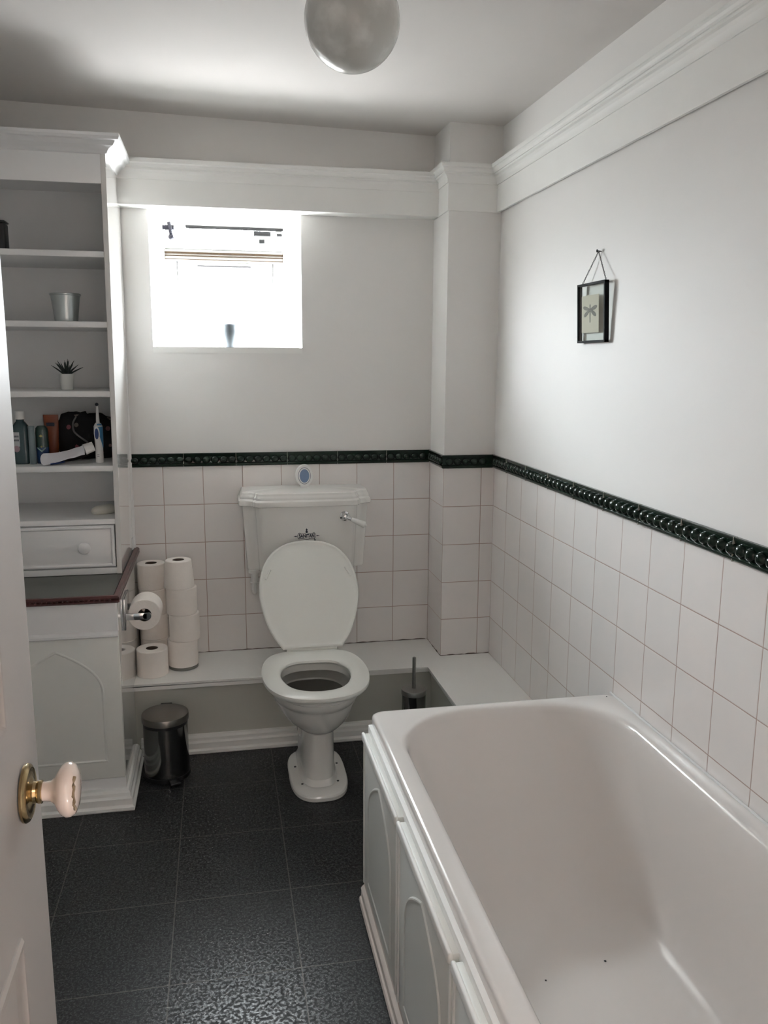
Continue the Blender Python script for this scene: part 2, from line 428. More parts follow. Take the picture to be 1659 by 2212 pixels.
# low boxing (ledge) behind toilet and behind the bath
LZ, LY = .279, -.318
bm = bmesh.new()
box(bm, -1.176, .02, -.302, -.001, 0, LZ-.02); box(bm, -.060, XR-.001, -1.27, -.001, 0, LZ-.02)
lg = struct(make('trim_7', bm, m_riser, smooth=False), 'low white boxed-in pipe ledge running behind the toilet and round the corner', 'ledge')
bm = bmesh.new()
ring = [(-1.176, -.0005), (-1.176, LY), (-.072, LY), (-.072, -1.272), (XR-.0005, -1.272), (XR-.0005, -PD), (0, -PD), (0, -.0005)]
lo = [bm.verts.new((x, y, LZ-.022)) for x, y in ring]; hi = [bm.verts.new((x, y, LZ)) for x, y in ring]
bm.faces.new(lo[::-1]); bm.faces.new(hi)
for i in range(8): bm.faces.new((lo[i], lo[(i+1) % 8], hi[(i+1) % 8], hi[i]))
ed = [e for e in bm.edges if len(e.link_faces) == 2 and any(abs(v.co.z-LZ) < 1e-5 for v in e.verts) and all(abs(v.co.z-LZ) < 1e-5 for v in e.verts) and all((abs(v.co.y-LY) < .001 or abs(v.co.x+.072) < .001) for v in e.verts)]
bmesh.ops.bevel(bm, geom=ed, offset=.008, segments=4, affect='EDGES')
make('ledge_top', bm, m_trim, lg)
SK = [(0, 0), (.030, 0), (.032, .004), (.032, .012), (.027, .016), (.025, .019), (.025, .040), (.021, .044), (.019, .047), (.019, .058), (.013, .066), (0, .068)]
struct(make('baseboard_back', sweep(SK, [(-1.16, -.302), (-.085, -.302)], -1), m_trim, sharp=25), 'moulded white skirting along the foot of the pipe ledge', 'baseboard')
# scruffy sealant line where tiles meet the ledge
bm = bmesh.new()
def seal(a, b, nrm, n=60):
    a, b = Vector(a), Vector(b); pts = []; rd = []
    for i in range(n+1):
        p = a.lerp(b, i/n); pts.append((p.x+nrm[0]*.001, p.y+nrm[1]*.001, p.z+random.uniform(-.001, .002))); rd.append(random.uniform(.0008, .0028))
    tube(bm, pts, rd, 6)
seal((-1.16, 0, LZ), (-.01, 0, LZ), (0, -1)); seal((0, -.01, LZ), (0, -PD, LZ), (-1, 0), 14); seal((0, -PD, LZ), (XR, -PD, LZ), (0, -1), 16)
make('sealant_joint', bm, P('dirty_sealant', (.13, .10, .085), .9), lg)

# ------------------------------------------------------------------ window
wn_ = struct(thing('window_1', (0, 0, 0), 'small deep-set window flooded with daylight, lower sash tilted open', 'window'))
fy0, fy1 = .165, .225
bm = bmesh.new()
for a in ((WX0-.002, -1.034, fy0, fy1, WZ0-.002, WZ1+.002), (-.573, WX1+.002, fy0, fy1, WZ0-.002, WZ1+.002), (-1.034, -.573, fy0, fy1, WZ0-.002, WZ0+.045), (-1.034, -.573, fy0, fy1, WZ1-.045, WZ1+.002), (-1.034, -.573, fy0, fy1, 1.872, 1.905)): box(bm, *a, bev=.003)
make('window_frame', bm, m_trim, wn_)
make('transom_rail', bx(-1.034, -.573, .188, .222, 1.826, 1.871, bev=.004), m_trim, wn_)
m_line = P('dark_seal', (.0045, .0042, .0048), .8)
for za, zb in ((1.853, 1.860), (1.8435, 1.8475), (1.831, 1.8335)): make('timber_strip', bx(-1.034, -.573, .184, .1885, za, zb), m_pine, wn_, smooth=False)
bm = bmesh.new()
for a in ((-1.03, -1.005, .18, .205, 1.907, 1.978), (-.602, -.577, .18, .205, 1.907, 1.978), (-1.005, -.602, .18, .205, 1.907, 1.93), (-1.005, -.602, .18, .205, 1.955, 1.978)): box(bm, *a, bev=.002)
fl_ = make('fanlight', bm, m_trim, wn_); make('pane', bx(-1.005, -.602, .19, .194, 1.93, 1.955), m_glass, fl_, smooth=False)
m_stay = P('aged_window_fittings', (.020, .020, .022), .6)
make('window_stay', bx(-.95, -.575, .150, .158, 1.944, 1.956, bev=.002), m_stay, wn_)
bm = bx(-.690, -.622, .146, .160, 1.925, 1.942, bev=.002); box(bm, -.668, -.648, .150, .158, 1.897, 1.912, bev=.002); box(bm, -.60, -.578, .148, .160, 1.926, 1.934, bev=.001)
make('stay_bracket', bm, m_stay, wn_)
bm = bx(-1.037, -.993, .146, .162, 1.937, 1.953, bev=.003); tube(bm, [(-1.012, .14, 1.962), (-1.008, .138, 1.945), (-1.004, .135, 1.918)], [.006, .007, .006], 10)
bmesh.ops.create_uvsphere(bm, u_segments=16, v_segments=10, radius=.0105, matrix=Matrix.Translation((-1.004, .135, 1.908)))
make('window_catch', bm, P('dark_catch', (.010, .009, .022), .5), wn_)
# tilted sash (hinged at its top, swung outward)
sa = bpy.data.objects.new('sash', None); COL.objects.link(sa); sa.parent = wn_; sa.location = (-.801, .215, 1.822)
sl = .335; sa.rotation_euler = (math.radians(45), 0, 0)
bm = bmesh.new()
for a in ((-.188, -.158, -.012, .016, -sl, 0), (.158, .188, -.012, .016, -sl, 0), (-.158, .158, -.012, .016, -.03, 0), (-.158, .158, -.012, .016, -sl, -sl+.03)): box(bm, *a, bev=.003)
sf = make('sash_frame', bm, m_trim, sa)
bm = bmesh.new()
for a in ((-.1915, -.1875, -.0145, .0165, -sl, 0), (.1875, .1915, -.0145, .0165, -sl, 0), (-.1875, .1875, -.0145, -.0115, -sl+.010, -sl+.013), (-.11, .10, -.0145, -.0115, -.006, -.001)): box(bm, *a)
make('rubber_gasket', bm, m_line, sa, smooth=False)
pa = make('pane', bx(-.158, .158, 0, .004, -sl+.03, -.03), m_glass, sa, smooth=False)
make('sash_edge', bx(-.188, .188, -.013, -.004, -sl-.006, -sl+.001), P('sash_red_edge', (.014, .005, .005), .7), sa, smooth=False)
# sill board
struct(make('trim_8', bx(WX0, WX1, -.0, .165, WZ0-.02, WZ0+.001), m_trim, smooth=False), 'white painted window sill', 'sill')
pv = thing('metal_vase', (-.794, .075, WZ0+.001), 'small tapered metal vase standing on the bright window sill', 'vase')
make('vase_body', lathe([(.018, 0), (.020, .002), (.024, .03), (.029, .06), (.031, .086), (.0325, .088), (.0325, .090), (.030, .090), (.027, .06), (.018, .006)], 36), P('vase_metal', (.10, .11, .12), .4, metal=.8), pv)

# ------------------------------------------------------------------ open door with knob (near left)
DF = -1.058; DYE = -2.356
dr = struct(thing('door_1', (DF-.022, YF+.02, 0), 'white panelled bathroom door standing open at the left edge', 'door'))
dr_inv = Vector(dr.location)
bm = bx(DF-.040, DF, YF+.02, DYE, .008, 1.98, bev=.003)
def local(bm, o): bmesh.ops.translate(bm, verts=bm.verts, vec=-Vector(o.location)); return bm
make('door_leaf', local(bm, dr), m_door, dr)
def panel_mould(z0, z1, ya, yb):
    return rect_ring(bmesh.new(), yb, ya, z0, z1, [(0, -.002), (0, .002), (.003, .005), (.008, .005), (.012, .002), (.020, .0015), (.028, -.0005), (.030, -.002)], lambda a, b, h: (DF+h, a, b))
for z0, z1 in ((1.09, 1.86), (.20, .87)):
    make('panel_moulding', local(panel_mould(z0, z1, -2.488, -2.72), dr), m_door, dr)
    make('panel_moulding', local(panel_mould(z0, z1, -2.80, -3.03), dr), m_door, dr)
KZ = .9955; KY = -2.430
def turned(prof, seg=48):
    kb = bmesh.new(); lathe(prof, seg, bm=kb)
    bmesh.ops.rotate(kb, verts=kb.verts, cent=(0,0,0), matrix=Matrix.Rotation(PI/2, 3, 'Y')); bmesh.ops.translate(kb, verts=kb.verts, vec=Vector((DF+.0005, KY, KZ))); return kb
ro = make('knob_rosette', local(turned([(.027, 0), (.030, .001), (.0305, .0035), (.029, .006), (.026, .0075), (.0225, .0065), (.016, .008), (.0115, .010), (.011, .013), (.012, .015), (.012, .018), (.0102, .019)]), dr), m_brass, dr); ro['label'] = 'worn brass backplate'
kn = make('knob', local(turned([(.0100, .0175), (.0100, .022), (.0108, .027), (.0145, .0315), (.021, .0345), (.0262, .0385), (.0284, .0430), (.0280, .0475), (.0250, .0515), (.0175, .0545), (.008, .0558), (.001, .056)]), dr), m_knob, dr); kn['label'] = 'cream china door knob'
kb = bmesh.new(); tpts = []
for i in range(13):
    a = math.radians(-128+i*8); rr = .0232+.0008*math.sin(i*2.3)
    q = Vector((DF+.0005+.0529+.0006*math.sin(i*1.7), KY+rr*math.sin(a), KZ+rr*math.cos(a)))
    tpts.append(q)
tube(kb, tpts, [.0009+.0011*abs(math.sin(i*1.9)) for i in range(13)], 8)
make('gilt_decoration', local(kb, dr), P('gilt_decoration', (.20, .145, .085), .4), dr)

# ------------------------------------------------------------------ tall cabinet: base cupboard
def gothic(cx, hw, z0, zs, za, n=14):
    """outline of a gothic-arch panel in (x, z), counter-clockwise from lower left"""
    pts = [(cx-hw, z0), (cx+hw, z0), (cx+hw, zs)]
    H = za-zs; 
    for i in range(1, n+1):
        t = i/n; pts.append((cx+hw*math.cos(t*PI/2)**1.0*(1-.0) if False else cx+hw*(1-t**1.9), zs+H*(t**.85)))
    for i in range(n-1, -1, -1):
        t = i/n; pts.append((cx-hw*(1-t**1.9), zs+H*(t**.85)))
    return pts
def inset2(pts, d, cx, cy):
    out = []; n = len(pts)
    for i in range(n):
        a, b, c = Vector(pts[i-1]), Vector(pts[i]), Vector(pts[(i+1) % n])
        n1 = (b-a); n1 = Vector((-n1.y, n1.x)).normalized(); n2 = (c-b); n2 = Vector((-n2.y, n2.x)).normalized()
        m_ = (n1+n2); m_ = m_/max(.35, (1+n1.dot(n2)))
        out.append((b.x+m_.x*d, b.y+m_.y*d))
    return out
def raised(outl, to3, h):
    """raised field with a bevelled border standing h proud"""
    cx = sum(p[0] for p in outl)/len(outl); cy = sum(p[1] for p in outl)/len(outl)
    bm = bmesh.new(); secs = []
    for d, o in ((0, -.001), (0, .0004), (.0025, .0030), (.005, .0034), (.009, .0016), (.012, .0018), (.02, h)):
        secs.append([to3(a, b, o) for a, b in inset2(outl, d, cx, cy)])
    loft(bm, secs); return bm
BC = thing('base_cupboard', (-1.56, -.34, 0), 'white base cupboard with gothic-arched door panels beside the toilet ledge', 'cupboard')
def loc_make(name, bm, mat, root, **k):
    p = root
    off = Vector((0,0,0))
    while p: off += Vector(p.location); p = p.parent
    bmesh.ops.translate(bm, verts=bm.verts, vec=-off)
    return make(name, bm, mat, root, **k)
CX0, CX1 = -1.94, -1.176
loc_make('carcass', bx(CX0, CX1-.004, -.655, -.001, .0, .698), m_gloss, BC, smooth=False)
loc_make('side_panel', bx(CX1-.004, CX1, -.655, -.001, .0, .698), m_side, BC, smooth=False)
loc_make('top_rail', bx(CX0, CX1, -.672, -.653, .600, .699, bev=.002), m_gloss, BC)
bm = sweep([(0, .585), (.008, .585), (.012, .589), (.012, .595), (.008, .600), (.002, .604), (0, .604)], [(CX0, -.670), (CX1, -.670)], -1)
loc_make('rail_moulding', bm, m_gloss, BC)
loc_make('plinth', bx(CX0, CX1, -.664, -.650, .0, .104), m_gloss, BC, smooth=False)
for cx, sd in ((-1.366, 1), (-1.752, -1)):
    d = loc_make('cupboard_door', bx(cx-.190, cx+.189, -.672, -.655, .108, .586, bev=.002), m_panel, BC)
    g = gothic(cx, .139, .166, .40, .548)
    loc_make('raised_panel', raised(g, lambda a, b, o: (a, -.672-o, b), .0022), m_panel, d, sharp=20)
bm = sweep(SK, [(CX0, -.664), (CX1-.006, -.664), (CX1-.006, -.345)], -1)
loc_make('skirting', bm, m_trim, BC, sharp=25)
# worktop
WT_ = thing('worktop', (-1.56, -.35, .700), 'grey-green worktop with dark mahogany beaded edge on the base cupboard', 'worktop')
loc_make('tiled_surface', bx(CX0, -1.185, -.680, -.001, .7005, .719), m_worktop, WT_, smooth=False)
EP = [(0, .7005), (.012, .7005), (.017, .704), (.017, .709), (.014, .711), (.017, .714), (.017, .719), (.012, .7235), (0, .7235)]
loc_make('wooden_edge', sweep(EP, [(CX0, -.681), (-1.181, -.681), (-1.181, -.001)], -1), m_wood, WT_, sharp=25)
bm = bmesh.new()
for x in (CX0+.02+.0155*i for i in range(48)): bmesh.ops.create_uvsphere(bm, u_segments=8, v_segments=6, radius=.0045, matrix=Matrix.Translation((x, -.6965, .7115)))
loc_make('edge_beading', bm, m_wood, WT_)
loc_make('back_upstand', bx(-1.195, -1.184, -.03, -.001, .719, .765, bev=.002), m_sealant, WT_)

# ------------------------------------------------------------------ upper shelf unit
UC = thing('shelf_unit', (-1.56, -.2, .7195), 'tall white open shelving unit with crown top and drawer, standing on the worktop', 'shelving unit')
UY = -.398
def side(xo_b, xo_t, wd, mat, name):
    bm = bmesh.new(); vs = box(bm, 0, 1, UY, -.001, .7197, 2.10)
    for v in vs:
        t = (v.co.z-.72)/1.38; xo = xo_b+(xo_t-xo_b)*t; v.co.x = xo-wd*(1-v.co.x)
    bmesh.ops.bevel(bm, geom=[e for e in bm.edges if all(abs(v.co.y-UY) < 1e-4 for v in e.verts)], offset=.002, segments=2, affect='EDGES')
    return loc_make(name, bm, mat, UC)
side(-1.187, -1.172, .016, m_side, 'side_panel'); side(-1.922, -1.922, .016, m_gloss, 'side_panel')
UX0, UX1 = -1.923, -1.196
loc_make('back_panel', bx(UX0, UX1+.02, -.012, -.001, .722, 2.09), m_gloss, UC, smooth=False)
for z in (1.785, 1.564, 1.340, 1.093, .911):
    xr = -1.203+.015*(z-.72)/1.38
    loc_make('shelf', bx(UX0, xr+.002, UY+.006, -.011, z-.020, z, bev=.0035), m_gloss, UC)
loc_make('top_panel', bx(UX0, UX1+.010, UY+.018, -.011, 2.03, 2.048), m_gloss, UC, smooth=False)
loc_make('frieze_rail', bx(UX0, -1.188, UY, UY+.018, 1.990, 2.09, bev=.0015), m_gloss, UC)
CR = [(0, 2.078), (.006, 2.080), (.010, 2.088), (.016, 2.094), (.028, 2.100), (.034, 2.108), (.036, 2.112), (.046, 2.114), (.050, 2.122), (.050, 2.131), (0, 2.131)]
loc_make('crown_moulding', sweep(CR, [(-1.938, UY), (-1.173, UY), (-1.173, -.001)], -1), m_gloss, UC, sharp=25)
loc_make('crown_board', bx(-1.93, -1.173, UY, -.001, 2.10, 2.128), m_gloss, UC, smooth=False)
loc_make('bottom_rail', bx(UX0, -1.202, UY+.002, UY+.020, .7197, .742, bev=.002), m_gloss, UC)
loc_make('divider', bx(-1.56, -1.55, UY+.006, -.011, .742, .892), m_gloss, UC, smooth=False)
for xa, xb in ((-1.549, -1.2055), (-1.920, -1.562)):
    bm = bx(xa, xb, UY+.002, UY+.024, .745, .889, bev=.002)
    dw = loc_make('drawer', bm, m_gloss, UC)
    bm = rect_ring(bmesh.new(), xa, xb, .745, .889, [(.0005, -.003), (.0005, .002), (.003, .0065), (.008, .0075), (.0115, .005), (.013, .001), (.013, -.003)], lambda a, b, h: (a, UY+.002-h, b))
    loc_make('drawer_beading', bm, m_gloss, dw)
    kb = bmesh.new(); lathe([(.011, 0), (.008, .004), (.0075, .010), (.015, .015), (.0195, .020), (.0205, .025), (.018, .030), (.010, .033), (.001, .034)], 32, bm=kb)
    bmesh.ops.rotate(kb, verts=kb.verts, cent=(0,0,0), matrix=Matrix.Rotation(PI/2, 3, 'X'))
    kx = -1.302 if xb > -1.3 else -1.741
    bmesh.ops.translate(kb, verts=kb.verts, vec=Vector((kx, UY+.002, .817)))
    loc_make('drawer_knob', kb, m_gloss, dw)

# ------------------------------------------------------------------ things on the shelves
def put(name, loc, label, cat, rot=0): return thing(name, loc, label, cat, rot=(0, 0, rot))
t = put('black_case', (-1.535, -.30, 1.7853), 'black upright case on the top shelf beside the open door', 'case')
make('case_body', bx(-.04, .034, -.028, .028, 0, .088, bev=.006, seg=3), m_black, t)
make('case_lid', bx(-.042, .036, -.030, .030, .0885, .094, bev=.002), m_black, t)
t = put('metal_pot', (-1.331, -.315, 1.5643), 'empty galvanised metal flower pot on the second shelf from the top', 'pot')
make('pot_body', lathe([(.034, 0), (.036, .001), (.0365, .005), (.046, .084), (.049, .086), (.0495, .089), (.048, .091), (.0465, .090), (.036, .008), (.0, .007)], 44, cap1=False), m_galv, t)
t = put('potted_succulent', (-1.3515, -.26, 1.3403), 'small dark spiky succulent in a white pot on the middle shelf', 'plant')
make('pot', lathe([(.0195, 0), (.0205, .001), (.0255, .052), (.0255, .0535), (.0235, .0535), (.0225, .045), (0, .045)], 36, cap1=False), m_pot, t)
make('soil', lathe([(.0226, .044), (.0226, .047), (.001, .048)], 24), m_soil, t)
bm = bmesh.new()
for k in range(22):
    a = k*2.399; el = .25+.85*((k % 7)/6)
    tilt = [1.0, .75, .5, .85, .3, .6, .12][k % 7]; Ln = .050+.018*random.random()
    d = Vector((math.cos(a)*math.sin(tilt), math.sin(a)*math.sin(tilt), math.cos(tilt)))
    base = Vector((0, 0, .046)); pts = []; rd = []
    for i in range(6):
        s = i/5; pts.append(base + d*Ln*s + Vector((0, 0, -.006*s*s))); rd.append(max(.0004, .0048*(1-s)**.8*(.7+.6*s)))
    tube(bm, pts, rd, 6)
make('leaves', bm, m_leaf, t)
# 4th shelf
SZ = 1.0933
t = put('mouthwash_bottle', (-1.502, -.300, SZ), 'teal mouthwash bottle with a white cap on the toiletries shelf', 'bottle')
make('bottle_body', (lambda bm: (loft(bm, [rrect(-a, a, -b, b, min(a, b)*.7, z, 5, 2) for a, b, z in ((.022, .017, 0), (.026, .020, .003), (.026, .020, .115), (.024, .018, .128), (.016, .014, .140), (.012, .012, .144), (.012, .012, .150))]), bm)[1])(bmesh.new()), m_teal, t)
make('bottle_cap', lathe([(.0145, .1500), (.015, .151), (.0148, .175), (.0135, .177), (.001, .177)], 30), m_white, t)
make('bottle_label', bx(-.024, -.001, -.0212, -.0195, .060, .108, bev=.0004), P('bottle_label', (.42, .44, .46), .5), t)
bm = bmesh.new()
for z, hh in ((.091, .006), (.078, .006)):
    x = -.022
    for wdt in (.003, .0025, .003, .002, .003):
        box(bm, x, x+wdt, -.0216, -.0211, z, z+hh); x += wdt+.0012
make('label_lettering', bm, P('label_ink', (.03, .04, .06), .6), t, smooth=False)
bm = bmesh.new(); loft(bm, [[(-.012+ .010*math.cos(2*PI*i/20), y, .052+.011*math.sin(2*PI*i/20)) for i in range(20)] for y in (-.0214, -.0195)])
make('label_badge', bm, P('badge_pink', (.32, .22, .25), .5), t, smooth=False)
t = put('slim_tube', (-1.465, -.318, SZ), 'slim pale grey-blue tube standing right against the mouthwash bottle', 'tube')
make('tube_body', lathe([(.0105, 0), (.0112, .002), (.0105, .11), (.0105, .118)], 24), m_paleblue, t)
make('tube_cap', lathe([(.0108, .1182), (.0108, .127), (.009, .129), (.001, .129)], 24), m_paleblue, t)
t = put('deodorant_can', (-1.436, -.300, SZ), 'dark green and blue deodorant stick with a small yellow mark', 'deodorant')
def oval(a, b, z, n=28): return [(a*math.cos(2*PI*i/n), b*math.sin(2*PI*i/n), z) for i in range(n)]
bm = bmesh.new(); loft(bm, [oval(.019, .013, 0), oval(.0205, .0145, .003), oval(.021, .015, .055)]); make('lower_body', bm, m_dblue, t)
bm = bmesh.new(); loft(bm, [oval(.021, .015, .0552), oval(.0205, .0148, .105), oval(.019, .013, .120), oval(.012, .009, .128), oval(.002, .002, .129)]); make('upper_body', bm, m_green, t)
bm = bmesh.new(); loft(bm, [[(x, y, z) for x, z in ((-.013, .052), (0, .040), (.013, .052), (.013, .056), (0, .045), (-.013, .056))] for y in (-.0165, -.0145)]); make('chevron_mark', bm, P('pale_green_mark', (.25, .38, .33), .4), t, smooth=False)
bm = bmesh.new(); loft(bm, [[(x, y, z) for x, z in ((-.007, .094), (.0, .090), (.007, .094), (0, .099))] for y in (-.0162, -.0145)]); make('yellow_mark', bm, P('yellow_mark', (.45, .40, .15), .4), t, smooth=False)
bm = bmesh.new(); loft(bm, [[(x, y, z) for x, z in ((-.004, .058), (.0, .054), (.004, .058), (0, .062))] for y in (-.0166, -.0145)]); make('yellow_mark', bm, P('yellow_mark', (.45, .40, .15), .4), t, smooth=False)
t = put('orange_tube', (-1.425, -.185, SZ), 'orange squeeze tube standing at the back of the toiletries shelf', 'tube')
bm = bmesh.new(); loft(bm, [oval(.013, .013, .0), oval(.013, .013, .018)]); make('tube_cap', bm, m_black, t)
bm = bmesh.new(); loft(bm, [oval(.019, .016, .0185), oval(.021, .017, .03), oval(.024, .010, .10), oval(.0255, .002, .150), oval(.0255, .0015, .158)]); make('tube_body', bm, m_orange, t)
make('dark_band', bx(-.014, .012, -.0105, -.006, .118, .130), m_ink, t, smooth=False)
t = put('wash_bag', (-1.312, -.135, SZ), 'black floral fabric wash bag slumped behind the toothbrush', 'bag')
bm = bmesh.new(); bmesh.ops.create_uvsphere(bm, u_segments=48, v_segments=28, radius=1)
from mathutils import noise as mn
for v in bm.verts:
    p = v.co.copy(); sx, sy, sz = .104, .052, .084
    sup = (abs(p.x)**3.2+abs(p.y)**3+abs(p.z)**3)**(-1/3.0) if p.length > 0 else 1
    p = Vector((p.x*sx, p.y*sy, p.z*sz))*min(sup, 1.35)
    nn = mn.noise(Vector(v.co)*2.3+Vector((3, 1, 7))); n2 = mn.noise(Vector(v.co)*6)
    p *= 1+.13*nn+.05*n2
    if p.x < 0: p.z *= 1.12
    if p.z < -.072: p.z = -.072
    v.co = p + Vector((0, 0, .0725))
make('bag_body', bm, m_bag, t, sharp=80)
tube_pts = catmull([(-.028, -.050, .150), (-.038, -.058, .128), (-.036, -.066, .102), (-.026, -.064, .088), (-.010, -.062, .074), (.008, -.062, .060)], 6)
make('zip', tube(bmesh.new(), tube_pts, .0035, 8), P('zip_grey', (.12, .12, .12), .5), t)
tb = [(-.088, -.186, .013), (-.082, -.182, .014), (-.072, -.160, .015), (-.035, -.12, .015), (-.01, -.09, .020), (.02, -.05, .03)]
bm = bmesh.new(); tube(bm, catmull(tb, 4), .0125, 12)
make('bag_strap', bm, m_bagdark, t)
t = put('toothpaste_tube', (-1.345, -.345, SZ), 'crumpled white toothpaste tube lying in front of the wash bag', 'toothpaste', rot=math.radians(12))
bm = bmesh.new(); secs = []
for i in range(19):
    s_ = i/18; x = -.078+.128*s_; hw = .0235*(1-s_)+.0165*s_; hh = .0014+.0150*s_**1.1+.0016*math.sin(s_*19)*s_; zc = .020-.002*s_+.030*s_**1.4; yo = .002*math.sin(s_*13); tw = math.radians(52-30*s_)
    secs.append([(x+.012*math.sin(2*PI*k/24)*(1-s_), yo+hw*math.cos(2*PI*k/24)*math.cos(tw)+hh*math.sin(2*PI*k/24)*math.sin(tw), zc+hw*math.cos(2*PI*k/24)*math.sin(tw)+hh*math.sin(2*PI*k/24)*math.cos(tw)) for k in range(24)])
loft(bm, secs); make('tube_body', bm, m_paste, t, sharp=60)
make('tube_cap', cyl((.0505, .001, .048), (.080, .003, .058), .0185, .0165, 24), m_white, t)
bm = bmesh.new(); loft(bm, [[(-.060+.045*q, -.0155+.003*q, .0020+.006*q), (-.060+.045*q, -.0165+.003*q, .0075+.006*q), (-.060+.045*q, -.019+.003*q, .005+.006*q)] for q in (0, .5, 1)]); make('blue_stripe', bm, m_navy, t)
t = put('electric_toothbrush', (-1.2515, -.305, SZ), 'blue and white electric toothbrush standing upright at the right of the shelf', 'toothbrush')
bm = bmesh.new(); loft(bm, [oval(a, b, z) for a, b, z in ((.0125, .0125, 0), (.0135, .0135, .002), (.0128, .013, .04), (.0135, .014, .075), (.0148, .015, .10), (.0145, .0148, .125), (.010, .010, .134), (.0065, .0065, .137))]); make('handle', bm, m_white, t)
bm = bmesh.new()
hp = [(.0128, .13, ), ]
secs = []
for z, a0, a1, rr in ((.052, -.25, .35, .0140), (.07, -.75, .6, .0146), (.085, -1.1, .9, .0151), (.10, -1.35, 1.5, .0155), (.122, -1.75, 1.8, .0152), (.1335, -1.75, 1.8, .0112)):
    secs.append([(rr*math.cos(a0+(a1-a0)*k/14), rr*math.sin(a0+(a1-a0)*k/14), z) for k in range(15)] + [((rr-.002)*math.cos(a1-(a1-a0)*k/14), (rr-.002)*math.sin(a1-(a1-a0)*k/14), z) for k in range(15)])
loft(bm, secs); make('blue_grip', bm, m_blue, t)
def disc(cx, cy, cz_, a, b, th): return [[(cx+a*math.cos(2*PI*i/26), cy-th*s, cz_+b*math.sin(2*PI*i/26)) for i in range(26)] for s in (0, 1)]
bm = bmesh.new(); loft(bm, disc(-.003, -.0125, .101, .0092, .0235, .0045)); make('button_surround', bm, m_white, t)
bm = bmesh.new(); loft(bm, disc(-.0035, -.0135, .100, .0065, .0185, .0045)); make('button', bm, m_navy, t)
bm = bmesh.new(); tube(bm, [(0, 0, .136), (0, 0, .150), (0, 0, .185), (0, -.001, .193)], [.0062, .0056, .0040, .0038], 14); make('brush_neck', bm, m_white, t)
bm = cyl((0, .001, .199), (0, -.006, .199), .0055, .0055, 18); cyl((0, -.006, .199), (0, -.013, .199), .0050, .0046, 18, bm); make('brush_head', bm, P('brush_bristles', (.03, .035, .045), .8), t)
bm = bmesh.new(); box(bm, -.006, .001, -.0140, -.0125, .022, .0235); box(bm, -.006, .001, -.0140, -.0125, .027, .0285); make('handle_mark', bm, m_ink, t, smooth=False)
t = put('soap_bar', (-1.252, -.285, .9113), 'off-white rounded oblong bar lying on the lowest shelf above the drawer', 'soap', rot=math.radians(20))
bm = bmesh.new(); loft(bm, [[(a*math.copysign(abs(math.cos(q))**.75, math.cos(q)), b*math.copysign(abs(math.sin(q))**.75, math.sin(q)), z+.12*a*math.cos(q)*k) for q in [2*PI*i/36 for i in range(36)]] for a, b, z, k in ((.034, .019, 0, 0), (.039, .024, .004, 0), (.041, .026, .012, .3), (.038, .023, .022, .8), (.028, .015, .028, 1), (.004, .003, .030, 1))])
make('bar_body', bm, m_offwhite, t, sharp=60)

# ------------------------------------------------------------------ toilet rolls
def roll_bm(R=.056, H=.100, rc=.022, taper=0, seg=48):
    prof = [(rc, .0), (R-.002, 0), (R, .002), (R-taper*.5, H*.5), (R-taper, H-.002), (R-taper-.002, H), (rc, H), (rc, .0)]
    bm = bmesh.new(); secs = [[(rr*math.cos(2*PI*i/seg), rr*math.sin(2*PI*i/seg), z) for i in range(seg)] for rr, z in prof]
    loft(bm, secs, False, False); bmesh.ops.remove_doubles(bm, verts=bm.verts, dist=1e-6); return bm
def make_roll(loc, label, group, R=.056, H=.1, taper=0, name='toilet_roll', rot=(0,0,0)):
    t = thing(name, loc, label, 'toilet roll', group, rot)
    make('paper', roll_bm(R, H, .0225, taper), m_paper, t)
    bm = lathe([(.0222, .001), (.0222, H-.001), (.0205, H-.001), (.0205, .001)], 32, cap0=False, cap1=False); bmesh.ops.remove_doubles(bm, verts=bm.verts, dist=1e-6)
    make('cardboard_core', bm, m_tube, t)
    return t
G = 'toilet rolls on the ledge'
zl = LZ+.0002
first = make_roll((-1.117, -.064, zl), 'toilet roll at the bottom of the rear left stack, mostly hidden', G, .0525, .0985)
for i, (dx, lb) in enumerate(((0, 'second toilet roll up in the rear left stack, behind the hanging roll'), (.001, 'third toilet roll up in the rear left stack, just under its top roll'), (-.001, 'topmost toilet roll of the rear left stack beside the cupboard'))):
    c = copy_tree(first); c.location = (-1.117+dx, -.064, zl+.0988*(i+1)); c['label'] = lb
c = make_roll((-1.1165, -.205, zl), 'single toilet roll standing alone at the front left of the ledge', G, .0575, .101)
st = thing('roll_stand', (-1.006, -.148, zl), 'low round steel base under the right-hand stack of four toilet rolls', 'stand')
make('stand_base', lathe([(.0545, 0), (.056, .001), (.056, .010), (.0545, .0115), (.001, .0115)], 48), m_steel, st)
make('stand_pole', lathe([(.006, .0118), (.006, .40), (.001, .402)], 16), m_steel, st)
a = make_roll((-1.006, -.148, zl+.0118), 'bottom roll of the right-hand stack, resting on the steel base', G, .057, .1025)
c = copy_tree(a); c.location = (-.997, -.151, zl+.1145); c['label'] = 'second roll up in the right-hand stack, pushed out to the right'
c = copy_tree(a); c.location = (-1.004, -.149, zl+.2172); c['label'] = 'third roll up in the right-hand stack, under the tapered top roll'
make_roll((-1.011, -.150, zl+.3199), 'tapered topmost roll of the right-hand stack', G, .0575, .1035, .0095)

